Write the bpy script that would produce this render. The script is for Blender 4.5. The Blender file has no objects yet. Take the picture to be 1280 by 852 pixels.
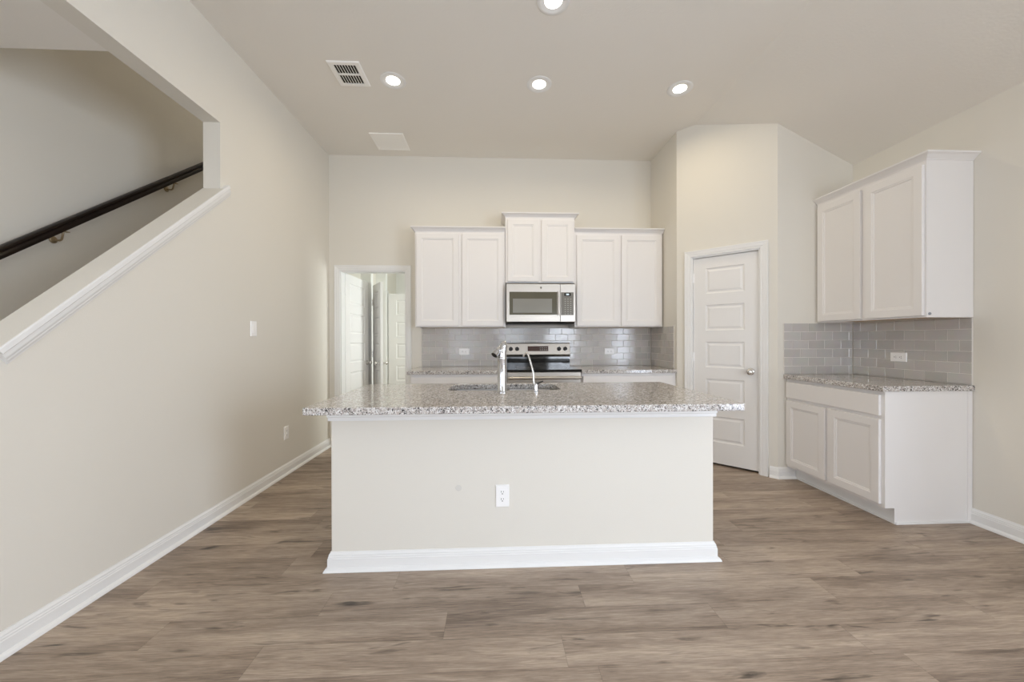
import bpy, bmesh, math, random
from mathutils import Vector, Matrix
random.seed(7)
C = bpy.context.scene.collection
S = bpy.context.scene

# ------------------------------------------------------------------ camera
cam = bpy.data.cameras.new('camera'); co = bpy.data.objects.new('camera', cam); C.objects.link(co)
EYE = 1.2242
_a, _b, _c = math.radians(2.5531), math.radians(-0.1766), math.radians(0.1474)
Rb = Vector((math.cos(_a), -math.sin(_a), 0)); Fb = Vector((math.sin(_a), math.cos(_a), 0)); Zv = Vector((0, 0, 1))
F = Fb*math.cos(_b)+Zv*math.sin(_b); U0 = -Fb*math.sin(_b)+Zv*math.cos(_b)
R = Rb*math.cos(_c)-U0*math.sin(_c); U = Rb*math.sin(_c)+U0*math.cos(_c)
M = Matrix((R, U, -F)).transposed().to_4x4(); M.translation = (0, 0, EYE)
co.matrix_world = M
cam.sensor_fit = 'HORIZONTAL'; cam.sensor_width = 36; cam.lens = 470.3558/1280*36; cam.clip_start = 0.02
S.camera = co

# ------------------------------------------------------------------ world, exposure
S.view_settings.view_transform = 'Standard'; S.view_settings.look = 'None'
S.view_settings.gamma = 1; S.view_settings.use_curve_mapping = False
S.view_settings.exposure = -0.04
w = bpy.data.worlds.new('sky'); S.world = w; w.use_nodes = True
w.node_tree.nodes['Background'].inputs[0].default_value = (0.75, 0.87, 1.0, 1)
w.node_tree.nodes['Background'].inputs[1].default_value = 1.0
try:
    S.cycles.use_denoising = True
    S.cycles.max_bounces = 12; S.cycles.diffuse_bounces = 10; S.cycles.glossy_bounces = 4
    S.cycles.sample_clamp_indirect = 6.0
    S.cycles.caustics_reflective = False; S.cycles.caustics_refractive = False
except Exception:
    pass

def area(name, loc, direction, sx, sy, power, col, spread=180):
    l = bpy.data.lights.new(name, 'AREA'); l.shape = 'RECTANGLE'; l.size = sx; l.size_y = sy
    l.energy = power; l.color = col; l.spread = math.radians(spread)
    o = bpy.data.objects.new(name, l); C.objects.link(o); o.location = loc
    o.rotation_euler = Vector(direction).to_track_quat('-Z', 'Y').to_euler()
    return o
DAY = (0.885, 0.957, 1.065)
# window openings: (centre, width, height) -> daylight enters there
REAR = [(-1.25, 1.1), (0.62, 1.1), (2.5, 1.1)]  # the middle opening is an added one, to brighten the room
for i, (x, wd) in enumerate(REAR):
    area('daylight_rear', (x, -5.36, 1.2), (0, 1, 0), wd, 1.6, (18, 32, 86)[i], DAY)
area('daylight_side', (3.36, -0.85, 1.25), (-1, 0, 0), 1.75, 2.0, 140, (0.85, 0.95, 1.12))
area('fill_left', (-3.14, -3.2, 1.4), (1, 0, 0), 1.5, 1.7, 115, (0.85, 0.95, 1.12))  # added fill through an invented left window, lifts the right-hand surfaces
area('daylight_hall', (0.66, 5.35, 1.45), (-1, 0, 0), 1.0, 1.3, 50, (0.95, 1.0, 0.97))
area('fill_landing', (-2.49, 5.3, 5.6), (0, -0.4, -1), 0.8, 0.6, 22, (1.0, 0.97, 0.94))  # added fill in the closed stair shaft, no window there

# ------------------------------------------------------------------ materials
def mat(name, col, rough=0.5, metal=0.0, spec=0.5, noise=None, bump=None, coat=0.0, emit=None):
    m = bpy.data.materials.new(name); m.use_nodes = True; nt = m.node_tree; N = nt.nodes; L = nt.links
    b = N['Principled BSDF']
    b.inputs['Base Color'].default_value = (*col, 1); b.inputs['Roughness'].default_value = rough
    b.inputs['Metallic'].default_value = metal; b.inputs['Specular IOR Level'].default_value = spec
    b.inputs['Coat Weight'].default_value = coat; b.inputs['Coat Roughness'].default_value = 0.05
    tc = N.new('ShaderNodeTexCoord')
    if noise:
        sc, amt = noise
        n = N.new('ShaderNodeTexNoise'); n.inputs['Scale'].default_value = sc; n.inputs['Detail'].default_value = 4
        L.new(tc.outputs['Object'], n.inputs['Vector'])
        mx = N.new('ShaderNodeMix'); mx.data_type = 'RGBA'
        mx.inputs[6].default_value = (*[c*(1-amt) for c in col], 1); mx.inputs[7].default_value = (*[min(1, c*(1+amt)) for c in col], 1)
        L.new(n.outputs['Fac'], mx.inputs[0]); L.new(mx.outputs[2], b.inputs['Base Color'])
    if bump:
        sc, st, d = bump
        n2 = N.new('ShaderNodeTexNoise'); n2.inputs['Scale'].default_value = sc; n2.inputs['Detail'].default_value = 3
        L.new(tc.outputs['Object'], n2.inputs['Vector'])
        bp = N.new('ShaderNodeBump'); bp.inputs['Strength'].default_value = st; bp.inputs['Distance'].default_value = d
        L.new(n2.outputs['Fac'], bp.inputs['Height']); L.new(bp.outputs['Normal'], b.inputs['Normal'])
    if emit:
        b.inputs['Emission Color'].default_value = (*emit[0], 1); b.inputs['Emission Strength'].default_value = emit[1]
    return m

WALL = mat('wall_paint', (0.738, 0.710, 0.645), 0.75, spec=0.3, noise=(1.5, 0.015), bump=(160, 0.12, 0.003))
HALLP = mat('hall_paint', (0.84, 0.845, 0.825), 0.7, spec=0.3, noise=(1.5, 0.015), bump=(160, 0.12, 0.003))
REGW = mat('register_white', (0.92, 0.91, 0.88), 0.4, noise=(3, 0.01))
CEIL = mat('ceiling_paint', (0.805, 0.778, 0.728), 0.9, spec=0.2, noise=(1.5, 0.015), bump=(60, 0.25, 0.004))
TRIM = mat('trim_white', (0.81, 0.81, 0.80), 0.45, noise=(3, 0.01))
CAB = mat('cabinet_white', (0.795, 0.778, 0.768), 0.5, noise=(3, 0.01))
CABRAW = mat('cabinet_underside_wood', (0.62, 0.44, 0.27), 0.6, noise=(12, 0.1))
DOORM = mat('door_white', (0.80, 0.79, 0.775), 0.45, noise=(3, 0.01), bump=(220, 0.05, 0.001))
PLATE = mat('plastic_white', (0.93, 0.925, 0.92), 0.25, noise=(20, 0.01))
SLOT = mat('outlet_slot_dark', (0.06, 0.055, 0.05), 0.5, noise=(20, 0.1))
STEEL = None
CHROME = mat('chrome', (0.60, 0.60, 0.61), 0.10, 1.0, noise=(6, 0.02))
NICKEL = mat('satin_nickel', (0.72, 0.70, 0.67), 0.2, 1.0, noise=(6, 0.03))
BRASS = mat('bracket_bronze', (0.45, 0.36, 0.24), 0.35, 1.0, noise=(8, 0.05))
BLACK = mat('black_glass', (0.008, 0.008, 0.008), 0.06, spec=0.6, noise=(6, 0.1))
BLACKP = mat('black_plastic', (0.015, 0.014, 0.013), 0.3, noise=(6, 0.1))
GREYGLASS = mat('microwave_smoked_glass', (0.10, 0.092, 0.062), 0.12, spec=0.5, noise=(4, 0.08))
MESHGLASS = mat('microwave_window_screen', (0.23, 0.225, 0.20), 0.18, spec=0.5, noise=(4, 0.04))
PANELGREY = mat('microwave_keypad_grey', (0.15, 0.14, 0.115), 0.3, noise=(5, 0.05))
KEYMARK = mat('keypad_marks', (0.42, 0.40, 0.36), 0.5, noise=(5, 0.05))
LCD = mat('clock_display', (0.02, 0.02, 0.02), 0.1, noise=(5, 0.05))
DIGIT = mat('clock_digits', (0.5, 0.55, 0.55), 0.3, noise=(5, 0.02), emit=((0.75, 0.9, 1.0), 0.9))
AMBER = mat('range_display', (0.055, 0.018, 0.010), 0.08, noise=(9, 0.3))
DUCTSHADE = mat('duct_shade', (0.03, 0.028, 0.025), 0.9, noise=(9, 0.1))  # shade of the duct put into the colour
LENS = mat('led_lens', (1, 1, 1), 0.4, noise=(9, 0.01), emit=((1.0, 0.95, 0.86), 9.0))
ESPRESSO = mat('espresso_wood', (0.010, 0.005, 0.0035), 0.35, spec=0.3, noise=(20, 0.4), coat=0.0)
GROUT = mat('grout', (0.76, 0.73, 0.69), 0.85, noise=(60, 0.04))
CARPET = mat('stair_carpet', (0.42, 0.38, 0.33), 0.95, noise=(120, 0.15), bump=(200, 0.5, 0.004))
PATCHM = mat('wall_touch_up_grey', (0.655, 0.635, 0.59), 0.7, noise=(60, 0.04))
BUMPER = mat('grey_bumper', (0.27, 0.29, 0.32), 0.5, noise=(30, 0.05))

def steel():
    m = mat('brushed_stainless', (0.50, 0.468, 0.425), 0.24, 1.0)
    nt = m.node_tree; N = nt.nodes; L = nt.links; b = N['Principled BSDF']
    tc = N.new('ShaderNodeTexCoord'); mp = N.new('ShaderNodeMapping'); mp.inputs['Scale'].default_value = (3, 3, 420)
    n = N.new('ShaderNodeTexNoise'); n.inputs['Scale'].default_value = 1.0; n.inputs['Detail'].default_value = 3
    L.new(tc.outputs['Object'], mp.inputs[0]); L.new(mp.outputs[0], n.inputs['Vector'])
    mr = N.new('ShaderNodeMapRange'); mr.inputs['To Min'].default_value = 0.28; mr.inputs['To Max'].default_value = 0.42
    L.new(n.outputs['Fac'], mr.inputs['Value']); L.new(mr.outputs[0], b.inputs['Roughness'])
    return m
STEEL = steel()

def granite():
    m = mat('speckled_granite', (0.5, 0.48, 0.45), 0.09, spec=0.5)
    nt = m.node_tree; N = nt.nodes; L = nt.links; b = N['Principled BSDF']
    tc = N.new('ShaderNodeTexCoord')
    wn = N.new('ShaderNodeTexNoise'); wn.inputs['Scale'].default_value = 60; wn.inputs['Detail'].default_value = 3
    L.new(tc.outputs['Object'], wn.inputs['Vector'])
    wm = N.new('ShaderNodeMix'); wm.data_type = 'RGBA'; wm.blend_type = 'LINEAR_LIGHT'; wm.inputs[0].default_value = 0.016
    L.new(tc.outputs['Object'], wm.inputs[6]); L.new(wn.outputs['Color'], wm.inputs[7])
    def cells(scale, stops):
        v = N.new('ShaderNodeTexVoronoi'); v.inputs['Scale'].default_value = scale
        L.new(wm.outputs[2], v.inputs['Vector'])
        sp = N.new('ShaderNodeSeparateColor'); L.new(v.outputs['Color'], sp.inputs[0])
        r = N.new('ShaderNodeValToRGB'); r.color_ramp.interpolation = 'CONSTANT'
        els = r.color_ramp.elements
        els[0].position = 0; els[0].color = (*stops[0][1], 1); els[1].position = stops[1][0]; els[1].color = (*stops[1][1], 1)
        for p_, c_ in stops[2:]:
            e = els.new(p_); e.color = (*c_, 1)
        L.new(sp.outputs[0], r.inputs[0]); return r, sp
    base, _ = cells(145, [(0, (0.62, 0.60, 0.58)), (0.36, (0.47, 0.425, 0.39)), (0.66, (0.36, 0.335, 0.315)), (0.82, (0.76, 0.755, 0.745))])
    dark, sp2 = cells(190, [(0, (0.05, 0.047, 0.047)), (0.5, (0.17, 0.15, 0.138))])
    gt = N.new('ShaderNodeMath'); gt.operation = 'LESS_THAN'; gt.inputs[1].default_value = 0.19
    L.new(sp2.outputs[1], gt.inputs[0])
    mx = N.new('ShaderNodeMix'); mx.data_type = 'RGBA'
    L.new(gt.outputs[0], mx.inputs[0]); L.new(base.outputs[0], mx.inputs[6]); L.new(dark.outputs[0], mx.inputs[7])
    L.new(mx.outputs[2], b.inputs['Base Color'])
    return m
GRANITE = granite()

def tile_mat():
    m = mat('grey_gloss_tile', (0.40, 0.385, 0.37), 0.1, spec=0.5)
    nt = m.node_tree; N = nt.nodes; L = nt.links; b = N['Principled BSDF']
    at = N.new('ShaderNodeAttribute'); at.attribute_name = 'tile_rand'
    r = N.new('ShaderNodeValToRGB'); r.color_ramp.elements[0].color = (0.52, 0.498, 0.474, 1); r.color_ramp.elements[1].color = (0.60, 0.577, 0.55, 1)
    L.new(at.outputs['Fac'], r.inputs[0])
    tc = N.new('ShaderNodeTexCoord'); n = N.new('ShaderNodeTexNoise'); n.inputs['Scale'].default_value = 14
    L.new(tc.outputs['Object'], n.inputs['Vector'])
    mx = N.new('ShaderNodeMix'); mx.data_type = 'RGBA'; mx.blend_type = 'MULTIPLY'; mx.inputs[0].default_value = 0.12
    L.new(r.outputs[0], mx.inputs[6]); L.new(n.outputs['Color'], mx.inputs[7]); L.new(mx.outputs[2], b.inputs['Base Color'])
    bp = N.new('ShaderNodeBump'); bp.inputs['Strength'].default_value = 0.06; bp.inputs['Distance'].default_value = 0.004
    L.new(n.outputs['Fac'], bp.inputs['Height']); L.new(bp.outputs['Normal'], b.inputs['Normal'])
    return m
TILE = tile_mat()

def floor_mat():
    m = mat('oak_vinyl_plank', (0.3, 0.23, 0.18), 0.42, spec=0.4)
    nt = m.node_tree; N = nt.nodes; L = nt.links; b = N['Principled BSDF']
    uv = N.new('ShaderNodeUVMap'); uv.uv_map = 'plank'
    rnd = N.new('ShaderNodeAttribute'); rnd.attribute_name = 'plank_rand'
    sep = N.new('ShaderNodeSeparateXYZ'); L.new(uv.outputs[0], sep.inputs[0])
    def math_(op, a, b_=None):
        n = N.new('ShaderNodeMath'); n.operation = op
        for i, x in enumerate((a, b_)):
            if x is None: continue
            if isinstance(x, (int, float)): n.inputs[i].default_value = x
            else: L.new(x, n.inputs[i])
        return n.outputs[0]
    offs = math_('MULTIPLY', rnd.outputs['Fac'], 37.0)
    comb = N.new('ShaderNodeCombineXYZ')
    L.new(math_('ADD', sep.outputs[0], offs), comb.inputs[0]); L.new(sep.outputs[1], comb.inputs[1]); L.new(offs, comb.inputs[2])
    def noise(sx, sy, scale, det, dist=0.0, rough=0.55):
        mp = N.new('ShaderNodeMapping'); mp.inputs['Scale'].default_value = (sx, sy, 1)
        L.new(comb.outputs[0], mp.inputs[0])
        n = N.new('ShaderNodeTexNoise'); n.inputs['Scale'].default_value = scale; n.inputs['Detail'].default_value = det
        n.inputs['Distortion'].default_value = dist; n.inputs['Roughness'].default_value = rough
        L.new(mp.outputs[0], n.inputs['Vector']); return n.outputs['Fac']
    broad = noise(0.7, 6.5, 1.6, 3, 0.5)
    grain = noise(2.6, 52, 2.2, 7, 1.2, 0.72)
    fine = noise(8, 230, 1.8, 3, 0.4)
    knots = noise(2.2, 13, 1.35, 3, 1.2, 0.5)
    rA = N.new('ShaderNodeValToRGB'); e = rA.color_ramp.elements
    e[0].position = 0.33; e[0].color = (0.178, 0.132, 0.100, 1); e[1].position = 0.66; e[1].color = (0.515, 0.418, 0.330, 1)
    x = e.new(0.5); x.color = (0.362, 0.283, 0.219, 1)
    mixf = math_('ADD', math_('MULTIPLY', broad, 0.55), math_('MULTIPLY', grain, 0.45))
    mixf = math_('ADD', mixf, math_('MULTIPLY', math_('SUBTRACT', rnd.outputs['Fac'], 0.5), 0.10))
    L.new(mixf, rA.inputs[0])
    # fine pores
    mp_ = N.new('ShaderNodeMapRange'); mp_.inputs['From Min'].default_value = 0.35; mp_.inputs['From Max'].default_value = 0.65
    mp_.inputs['To Min'].default_value = 0.77; mp_.inputs['To Max'].default_value = 1.14
    L.new(fine, mp_.inputs['Value'])
    ring = math_('SINE', math_('MULTIPLY', noise(0.55, 5.5, 1.3, 2, 0.6), 75.0))
    mixf = math_('ADD', mixf, math_('MULTIPLY', ring, 0.018)); L.new(mixf, rA.inputs[0])
    # dark mineral streaks and knots
    kn = N.new('ShaderNodeMapRange'); kn.inputs['From Min'].default_value = 0.605; kn.inputs['From Max'].default_value = 0.75
    kn.inputs['To Min'].default_value = 1.0; kn.inputs['To Max'].default_value = 0.28
    L.new(knots, kn.inputs['Value'])
    tot = math_('MULTIPLY', mp_.outputs[0], kn.outputs[0])
    # seams between planks: distance to the plank's edge
    uv2 = N.new('ShaderNodeUVMap'); uv2.uv_map = 'edge'
    s2 = N.new('ShaderNodeSeparateXYZ'); L.new(uv2.outputs[0], s2.inputs[0])
    dx = math_('MINIMUM', s2.outputs[0], math_('SUBTRACT', 1.2, s2.outputs[0]))
    dy = math_('MINIMUM', s2.outputs[1], math_('SUBTRACT', 0.155, s2.outputs[1]))
    seam = N.new('ShaderNodeMapRange'); seam.inputs['From Min'].default_value = 0.0008; seam.inputs['From Max'].default_value = 0.0022
    seam.inputs['To Min'].default_value = 0.8; seam.inputs['To Max'].default_value = 1.0
    L.new(math_('MINIMUM', dx, dy), seam.inputs['Value'])
    tot = math_('MULTIPLY', tot, seam.outputs[0])
    vm = N.new('ShaderNodeVectorMath'); vm.operation = 'SCALE'
    L.new(rA.outputs[0], vm.inputs[0]); L.new(tot, vm.inputs['Scale'])
    L.new(vm.outputs[0], b.inputs['Base Color'])
    bp = N.new('ShaderNodeBump'); bp.inputs['Strength'].default_value = 0.12; bp.inputs['Distance'].default_value = 0.002
    L.new(tot, bp.inputs['Height']); L.new(bp.outputs['Normal'], b.inputs['Normal'])
    return m
FLOORM = floor_mat()

# ------------------------------------------------------------------ mesh helpers
def nb(): return bmesh.new()
def obj(name, bm, m, parent=None, loc=None, rz=0.0, smooth=False, bevel=None):
    """links bm as ONE mesh object; bm is in the parent's local frame (or the world if none)"""
    bmesh.ops.recalc_face_normals(bm, faces=bm.faces)
    me = bpy.data.meshes.new(name); bm.to_mesh(me); bm.free()
    for x in (m if isinstance(m, (list, tuple)) else [m]): me.materials.append(x)
    o = bpy.data.objects.new(name, me); C.objects.link(o)
    if parent: o.parent = parent
    if loc: o.location = loc
    if rz: o.rotation_euler = (0, 0, rz)
    if smooth:
        for p in me.polygons: p.use_smooth = True
        md = o.modifiers.new('edges', 'EDGE_SPLIT'); md.split_angle = math.radians(40)
    if bevel:
        md = o.modifiers.new('bevel', 'BEVEL'); md.width = bevel; md.segments = 2; md.limit_method = 'ANGLE'; md.angle_limit = math.radians(40)
    return o
def thing(name, label, cat, loc=(0, 0, 0), rz=0.0, group=None):
    o = bpy.data.objects.new(name, None); C.objects.link(o); o.location = loc; o.rotation_euler = (0, 0, rz)
    o.empty_display_size = 0.1
    o['label'] = label; o['category'] = cat
    if group: o['group'] = group
    return o
def tag(o, label, cat, group=None):
    o['label'] = label; o['category'] = cat
    if group: o['group'] = group
    return o
def struct(o):
    o['kind'] = 'structure'; return o
def box(bm, x0, x1, y0, y1, z0, z1, mi=0):
    vs = [bm.verts.new(p) for p in ((x0,y0,z0),(x1,y0,z0),(x1,y1,z0),(x0,y1,z0),(x0,y0,z1),(x1,y0,z1),(x1,y1,z1),(x0,y1,z1))]
    for f in ((0,3,2,1),(4,5,6,7),(0,1,5,4),(1,2,6,5),(2,3,7,6),(3,0,4,7)):
        bm.faces.new([vs[i] for i in f]).material_index = mi
    return vs
def loft(bm, rings, closed=True, cap0=False, cap1=False, mi=0):
    R_ = [[bm.verts.new(p) for p in r] for r in rings]
    n = len(R_[0])
    for a, b in zip(R_, R_[1:]):
        for i in range(n if closed else n-1):
            j = (i+1) % n
            bm.faces.new((a[i], a[j], b[j], b[i])).material_index = mi
    if cap0: bm.faces.new(R_[0][::-1]).material_index = mi
    if cap1: bm.faces.new(R_[-1]).material_index = mi
    return R_
def prism(bm, pts, fn, t0, t1, mi=0):
    """extrude a 2D outline; fn(u, v, t) -> xyz"""
    loft(bm, [[fn(u, v, t0) for u, v in pts], [fn(u, v, t1) for u, v in pts]], True, True, True, mi)
def lathe(bm, prof, c=(0,0,0), axis='Z', n=32, mi=0, cap=True):
    rings = []
    for r, h in prof:
        ring = []
        for k in range(n):
            t = 2*math.pi*k/n; a, b_ = r*math.cos(t), r*math.sin(t)
            v = {'Z': (a, b_, h), 'Y': (a, h, b_), 'X': (h, a, b_)}[axis]
            ring.append((c[0]+v[0], c[1]+v[1], c[2]+v[2]))
        rings.append(ring)
    loft(bm, rings, True, cap, cap, mi)
def tube(bm, path, rad, n=14, mi=0):
    path = [Vector(p) for p in path]
    rads = rad if isinstance(rad, (list, tuple)) else [rad]*len(path)
    rings = []; up = None
    for i, p in enumerate(path):
        t = (path[min(i+1, len(path)-1)]-path[max(i-1, 0)]).normalized()
        if up is None:
            up = Vector((0, 0, 1)) if abs(t.z) < 0.9 else Vector((1, 0, 0))
        s = t.cross(up).normalized(); up = s.cross(t).normalized()
        rings.append([p+(s*math.cos(2*math.pi*k/n)+up*math.sin(2*math.pi*k/n))*rads[i] for k in range(n)])
    loft(bm, rings, True, True, True, mi)
def smooth_path(pts, k=8):
    """Catmull-Rom through pts"""
    P = [Vector(p) for p in pts]; P = [2*P[0]-P[1]]+P+[2*P[-1]-P[-2]]; out = []
    for i in range(1, len(P)-2):
        for j in range(k):
            t = j/k
            out.append(0.5*((2*P[i])+(-P[i-1]+P[i+1])*t+(2*P[i-1]-5*P[i]+4*P[i+1]-P[i+2])*t*t+(-P[i-1]+3*P[i]-3*P[i+1]+P[i+2])*t**3))
    out.append(P[-2]); return out
def sweep(bm, path, prof, fn, closed=False, mi=0):
    """run a profile [(out, up)] along a 2D path, mitred; 'out' is to the right of travel. fn(u, v, up) -> xyz"""
    P = [Vector(p) for p in path]; n = len(P); rings = []
    for i in range(n):
        d0 = (P[i]-P[i-1]).normalized() if (i > 0 or closed) else None
        d1 = (P[(i+1) % n]-P[i]).normalized() if (i < n-1 or closed) else None
        d0 = d0 or d1; d1 = d1 or d0
        n0 = Vector((d0.y, -d0.x)); n1 = Vector((d1.y, -d1.x)); m = (n0+n1)/(1+n0.dot(n1))
        rings.append([fn(P[i].x+m.x*o, P[i].y+m.y*o, h) for o, h in prof])
    if closed: rings.append(rings[0])
    if closed:
        R_ = [[bm.verts.new(p) for p in r] for r in rings[:-1]]; R_.append(R_[0])
        k = len(prof)
        for a, b in zip(R_, R_[1:]):
            for i in range(k): bm.faces.new((a[i], a[(i+1) % k], b[(i+1) % k], b[i])).material_index = mi
    else:
        loft(bm, rings, True, True, True, mi)
def XY(u, v, h): return (u, v, h)
def wall_panel(bm, u0, u1, z0, z1, holes, fn, t):
    """a wall with rectangular openings; fn(u, z, depth)"""
    us = sorted({u0, u1, *[h[0] for h in holes], *[h[1] for h in holes]}); zs = sorted({z0, z1, *[h[2] for h in holes], *[h[3] for h in holes]})
    def solid(i, j):
        if not (0 <= i < len(us)-1 and 0 <= j < len(zs)-1): return False
        cu, cz = (us[i]+us[i+1])/2, (zs[j]+zs[j+1])/2
        return not any(h[0] < cu < h[1] and h[2] < cz < h[3] for h in holes)
    V = {}
    def v(i, j, d):
        k = (i, j, d)
        if k not in V: V[k] = bm.verts.new(fn(us[i], zs[j], t*d))
        return V[k]
    for i in range(len(us)-1):
        for j in range(len(zs)-1):
            if not solid(i, j): continue
            for d in (0, 1): bm.faces.new([v(i, j, d), v(i+1, j, d), v(i+1, j+1, d), v(i, j+1, d)])
            for di, dj, a, b in ((-1,0,(i,j),(i,j+1)), (1,0,(i+1,j),(i+1,j+1)), (0,-1,(i,j),(i+1,j)), (0,1,(i,j+1),(i+1,j+1))):
                if not solid(i+di, j+dj): bm.faces.new([v(*a, 0), v(*b, 0), v(*b, 1), v(*a, 1)])
def rect(x0, x1, z0, z1, y): return [(x0, y, z0), (x1, y, z0), (x1, y, z1), (x0, y, z1)]
def roundrect(x0, x1, y0, y1, r, k=6):
    out = []
    for cx, cy, a0 in ((x1-r, y0+r, -90), (x1-r, y1-r, 0), (x0+r, y1-r, 90), (x0+r, y0+r, 180)):
        for i in range(k+1):
            a = math.radians(a0+90*i/k); out.append((cx+r*math.cos(a), cy+r*math.sin(a)))
    return out
def inset_poly(pts, d):
    """offset a CCW outline inwards by d"""
    n = len(pts); out = []
    for i in range(n):
        p0, p, p1 = Vector(pts[i-1]), Vector(pts[i]), Vector(pts[(i+1) % n])
        d0 = (p-p0).normalized(); d1 = (p1-p).normalized()
        n0 = Vector((-d0.y, d0.x)); n1 = Vector((-d1.y, d1.x)); m = (n0+n1)/max(0.2, 1+n0.dot(n1))
        out.append((p.x+m.x*d, p.y+m.y*d))
    return out
def slab(bm, outer, z0, z1, hole=None, r=0.004):
    """stone top with eased edges and an optional cut-out; outlines CCW"""
    prof = [(r, z1), (r*0.3, z1-r*0.3), (0, z1-r), (0, z0+r), (r*0.3, z0+r*0.3), (r, z0)]
    A = loft(bm, [[(x, y, z) for x, y in inset_poly(outer, d)] for d, z in prof])
    H = None
    if hole: H = loft(bm, [[(x, y, z) for x, y in inset_poly(hole, -d)] for d, z in prof])
    for k in (0, -1):
        es = []
        for loop in [A[k]]+([H[k]] if H else []):
            for i in range(len(loop)):
                e = bm.edges.get((loop[i], loop[(i+1) % len(loop)])); es.append(e)
        bmesh.ops.triangle_fill(bm, use_beauty=True, edges=es)

# profiles (out, up)
BASEP = [(0,0),(0.031,0),(0.031,0.004),(0.027,0.012),(0.019,0.019),(0.015,0.021),(0.015,0.064),(0.0125,0.067),(0.0125,0.074),(0.010,0.078),(0.010,0.084),(0.004,0.093),(0.003,0.098),(0,0.098)]
CROWNP = [(0.0,0.0),(0.004,0.0),(0.006,0.006),(0.014,0.014),(0.026,0.026),(0.036,0.032),(0.042,0.034),(0.042,0.045),(0.0,0.045)]
CASEP = [(0,0),(0.0,0.012),(0.006,0.014),(0.018,0.014),(0.022,0.017),(0.046,0.019),(0.052,0.021),(0.060,0.021),(0.062,0.017),(0.062,0)]

# ------------------------------------------------------------------ dimensions (metres)
XL, XR, YB, YR = -1.919, 3.174, 4.449, -5.2
HC, HH, HS = 3.368, 2.75, 2.765
XC = 2.0
XP, YQ, XD, YS = 1.875, 3.810, 2.485, 3.205
WT = 0.115
XST = -2.95

# ------------------------------------------------------------------ floor: planks in one mesh
bm = nb(); L0, W0 = 1.2, 0.155
uvl = bm.loops.layers.uv.new('plank'); uve = bm.loops.layers.uv.new('edge')
fl = bm.faces.layers.float.new('plank_rand')
rowoff = {0: 0.27, 1: 0.983, 2: 0.41, 3: 0.695}
k0 = int(math.floor((-5.4-1.393)/W0)); k1 = int(math.ceil((7.6-1.393)/W0))
for k in range(k0, k1):
    off = rowoff.get(k, random.random()*L0)
    y = 1.393+k*W0
    i0 = int(math.floor((-3.1-off)/L0)); i1 = int(math.ceil((3.4-off)/L0))
    for i in range(i0, i1):
        x = off+i*L0
        f = bm.faces.new([bm.verts.new(p) for p in ((x,y,0),(x+L0,y,0),(x+L0,y+W0,0),(x,y+W0,0))])
        f[fl] = random.random()
        for lp, (u, v) in zip(f.loops, ((0,0),(L0,0),(L0,W0),(0,W0))):
            lp[uvl].uv = (u, v); lp[uve].uv = (u, v)
bm.normal_update()
me = bpy.data.meshes.new('floor'); bm.to_mesh(me); bm.free(); me.materials.append(FLOORM)
fo = bpy.data.objects.new('floor', me); C.objects.link(fo); struct(fo)

# ------------------------------------------------------------------ shell
bm = nb(); prism(bm, [(1.543,0),(7.5,0),(7.5,HC),(YR,HC),(YR,HH),(2.725,HH),(2.725,2.278),(1.543,1.205)], lambda u, v, t: (XL-t, u, v), 0, WT)
struct(obj('wall_left', bm, WALL))
bm = nb(); wall_panel(bm, XL, XR+WT, 0, HC, [(-1.80, -1.035, 0, 2.037)], lambda u, z, d: (u, YB+d, z), WT)
struct(obj('wall_back', bm, WALL))
# pantry corner: side, diagonal with the door, return
bm = nb(); prism(bm, [(XP,YQ),(XP,YB),(XP+WT,YB),(XP+WT,YQ+0.05)], XY, 0, HC)
struct(obj('wall_pantry_side', bm, WALL))
DU = Vector((XD-XP, YS-YQ)); DL = DU.length; DU.normalize(); DN = Vector((-DU.y, DU.x))   # DN points into the pantry
def diag(u, z, d): return (XP+DU.x*u+DN.x*d, YQ+DU.y*u+DN.y*d, z)
def ceil_z(x): return HC-max(0.0, x-XC)*(HC-HS)/(XR-XC)
uc = (XC-XP)/DU.x
bm = nb(); o0, o1, oz = 0.137, 0.734, 2.052
prism(bm, [(0,0),(o0,0),(o0,oz),(o1,oz),(o1,0),(DL,0),(DL,ceil_z(XD)),(uc,HC),(0,HC)], diag, 0, WT)
struct(obj('wall_pantry_front', bm, WALL))
bm = nb(); prism(bm, [(XD,0),(XR,0),(XR,HS),(XD,ceil_z(XD))], lambda u, v, t: (u, YS+t, v), 0, WT)
struct(obj('wall_pantry_return', bm, WALL))
bm = nb(); wall_panel(bm, YR-0.12, YB+WT, 0, HS, [(-1.75, 0.05, 0.15, 2.25)], lambda u, z, d: (XR+d, u, z), WT)
struct(obj('wall_right', bm, WALL))
bm = nb(); wall_panel(bm, XST-0.1, XR, 0, HC, [(x-wd/2, x+wd/2, 0.4, 2.0) for x, wd in REAR], lambda u, z, d: (u, YR-d, z), WT)
struct(obj('wall_rear', bm, WALL))
bm = nb(); wall_panel(bm, YR, 6.2, 0, 5.9, [(-4.0, -2.4, 0.5, 2.3)], lambda u, z, d: (XST-d, u, z), WT)  # the opening serves the added left window
struct(obj('wall_stair', bm, WALL))
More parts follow.
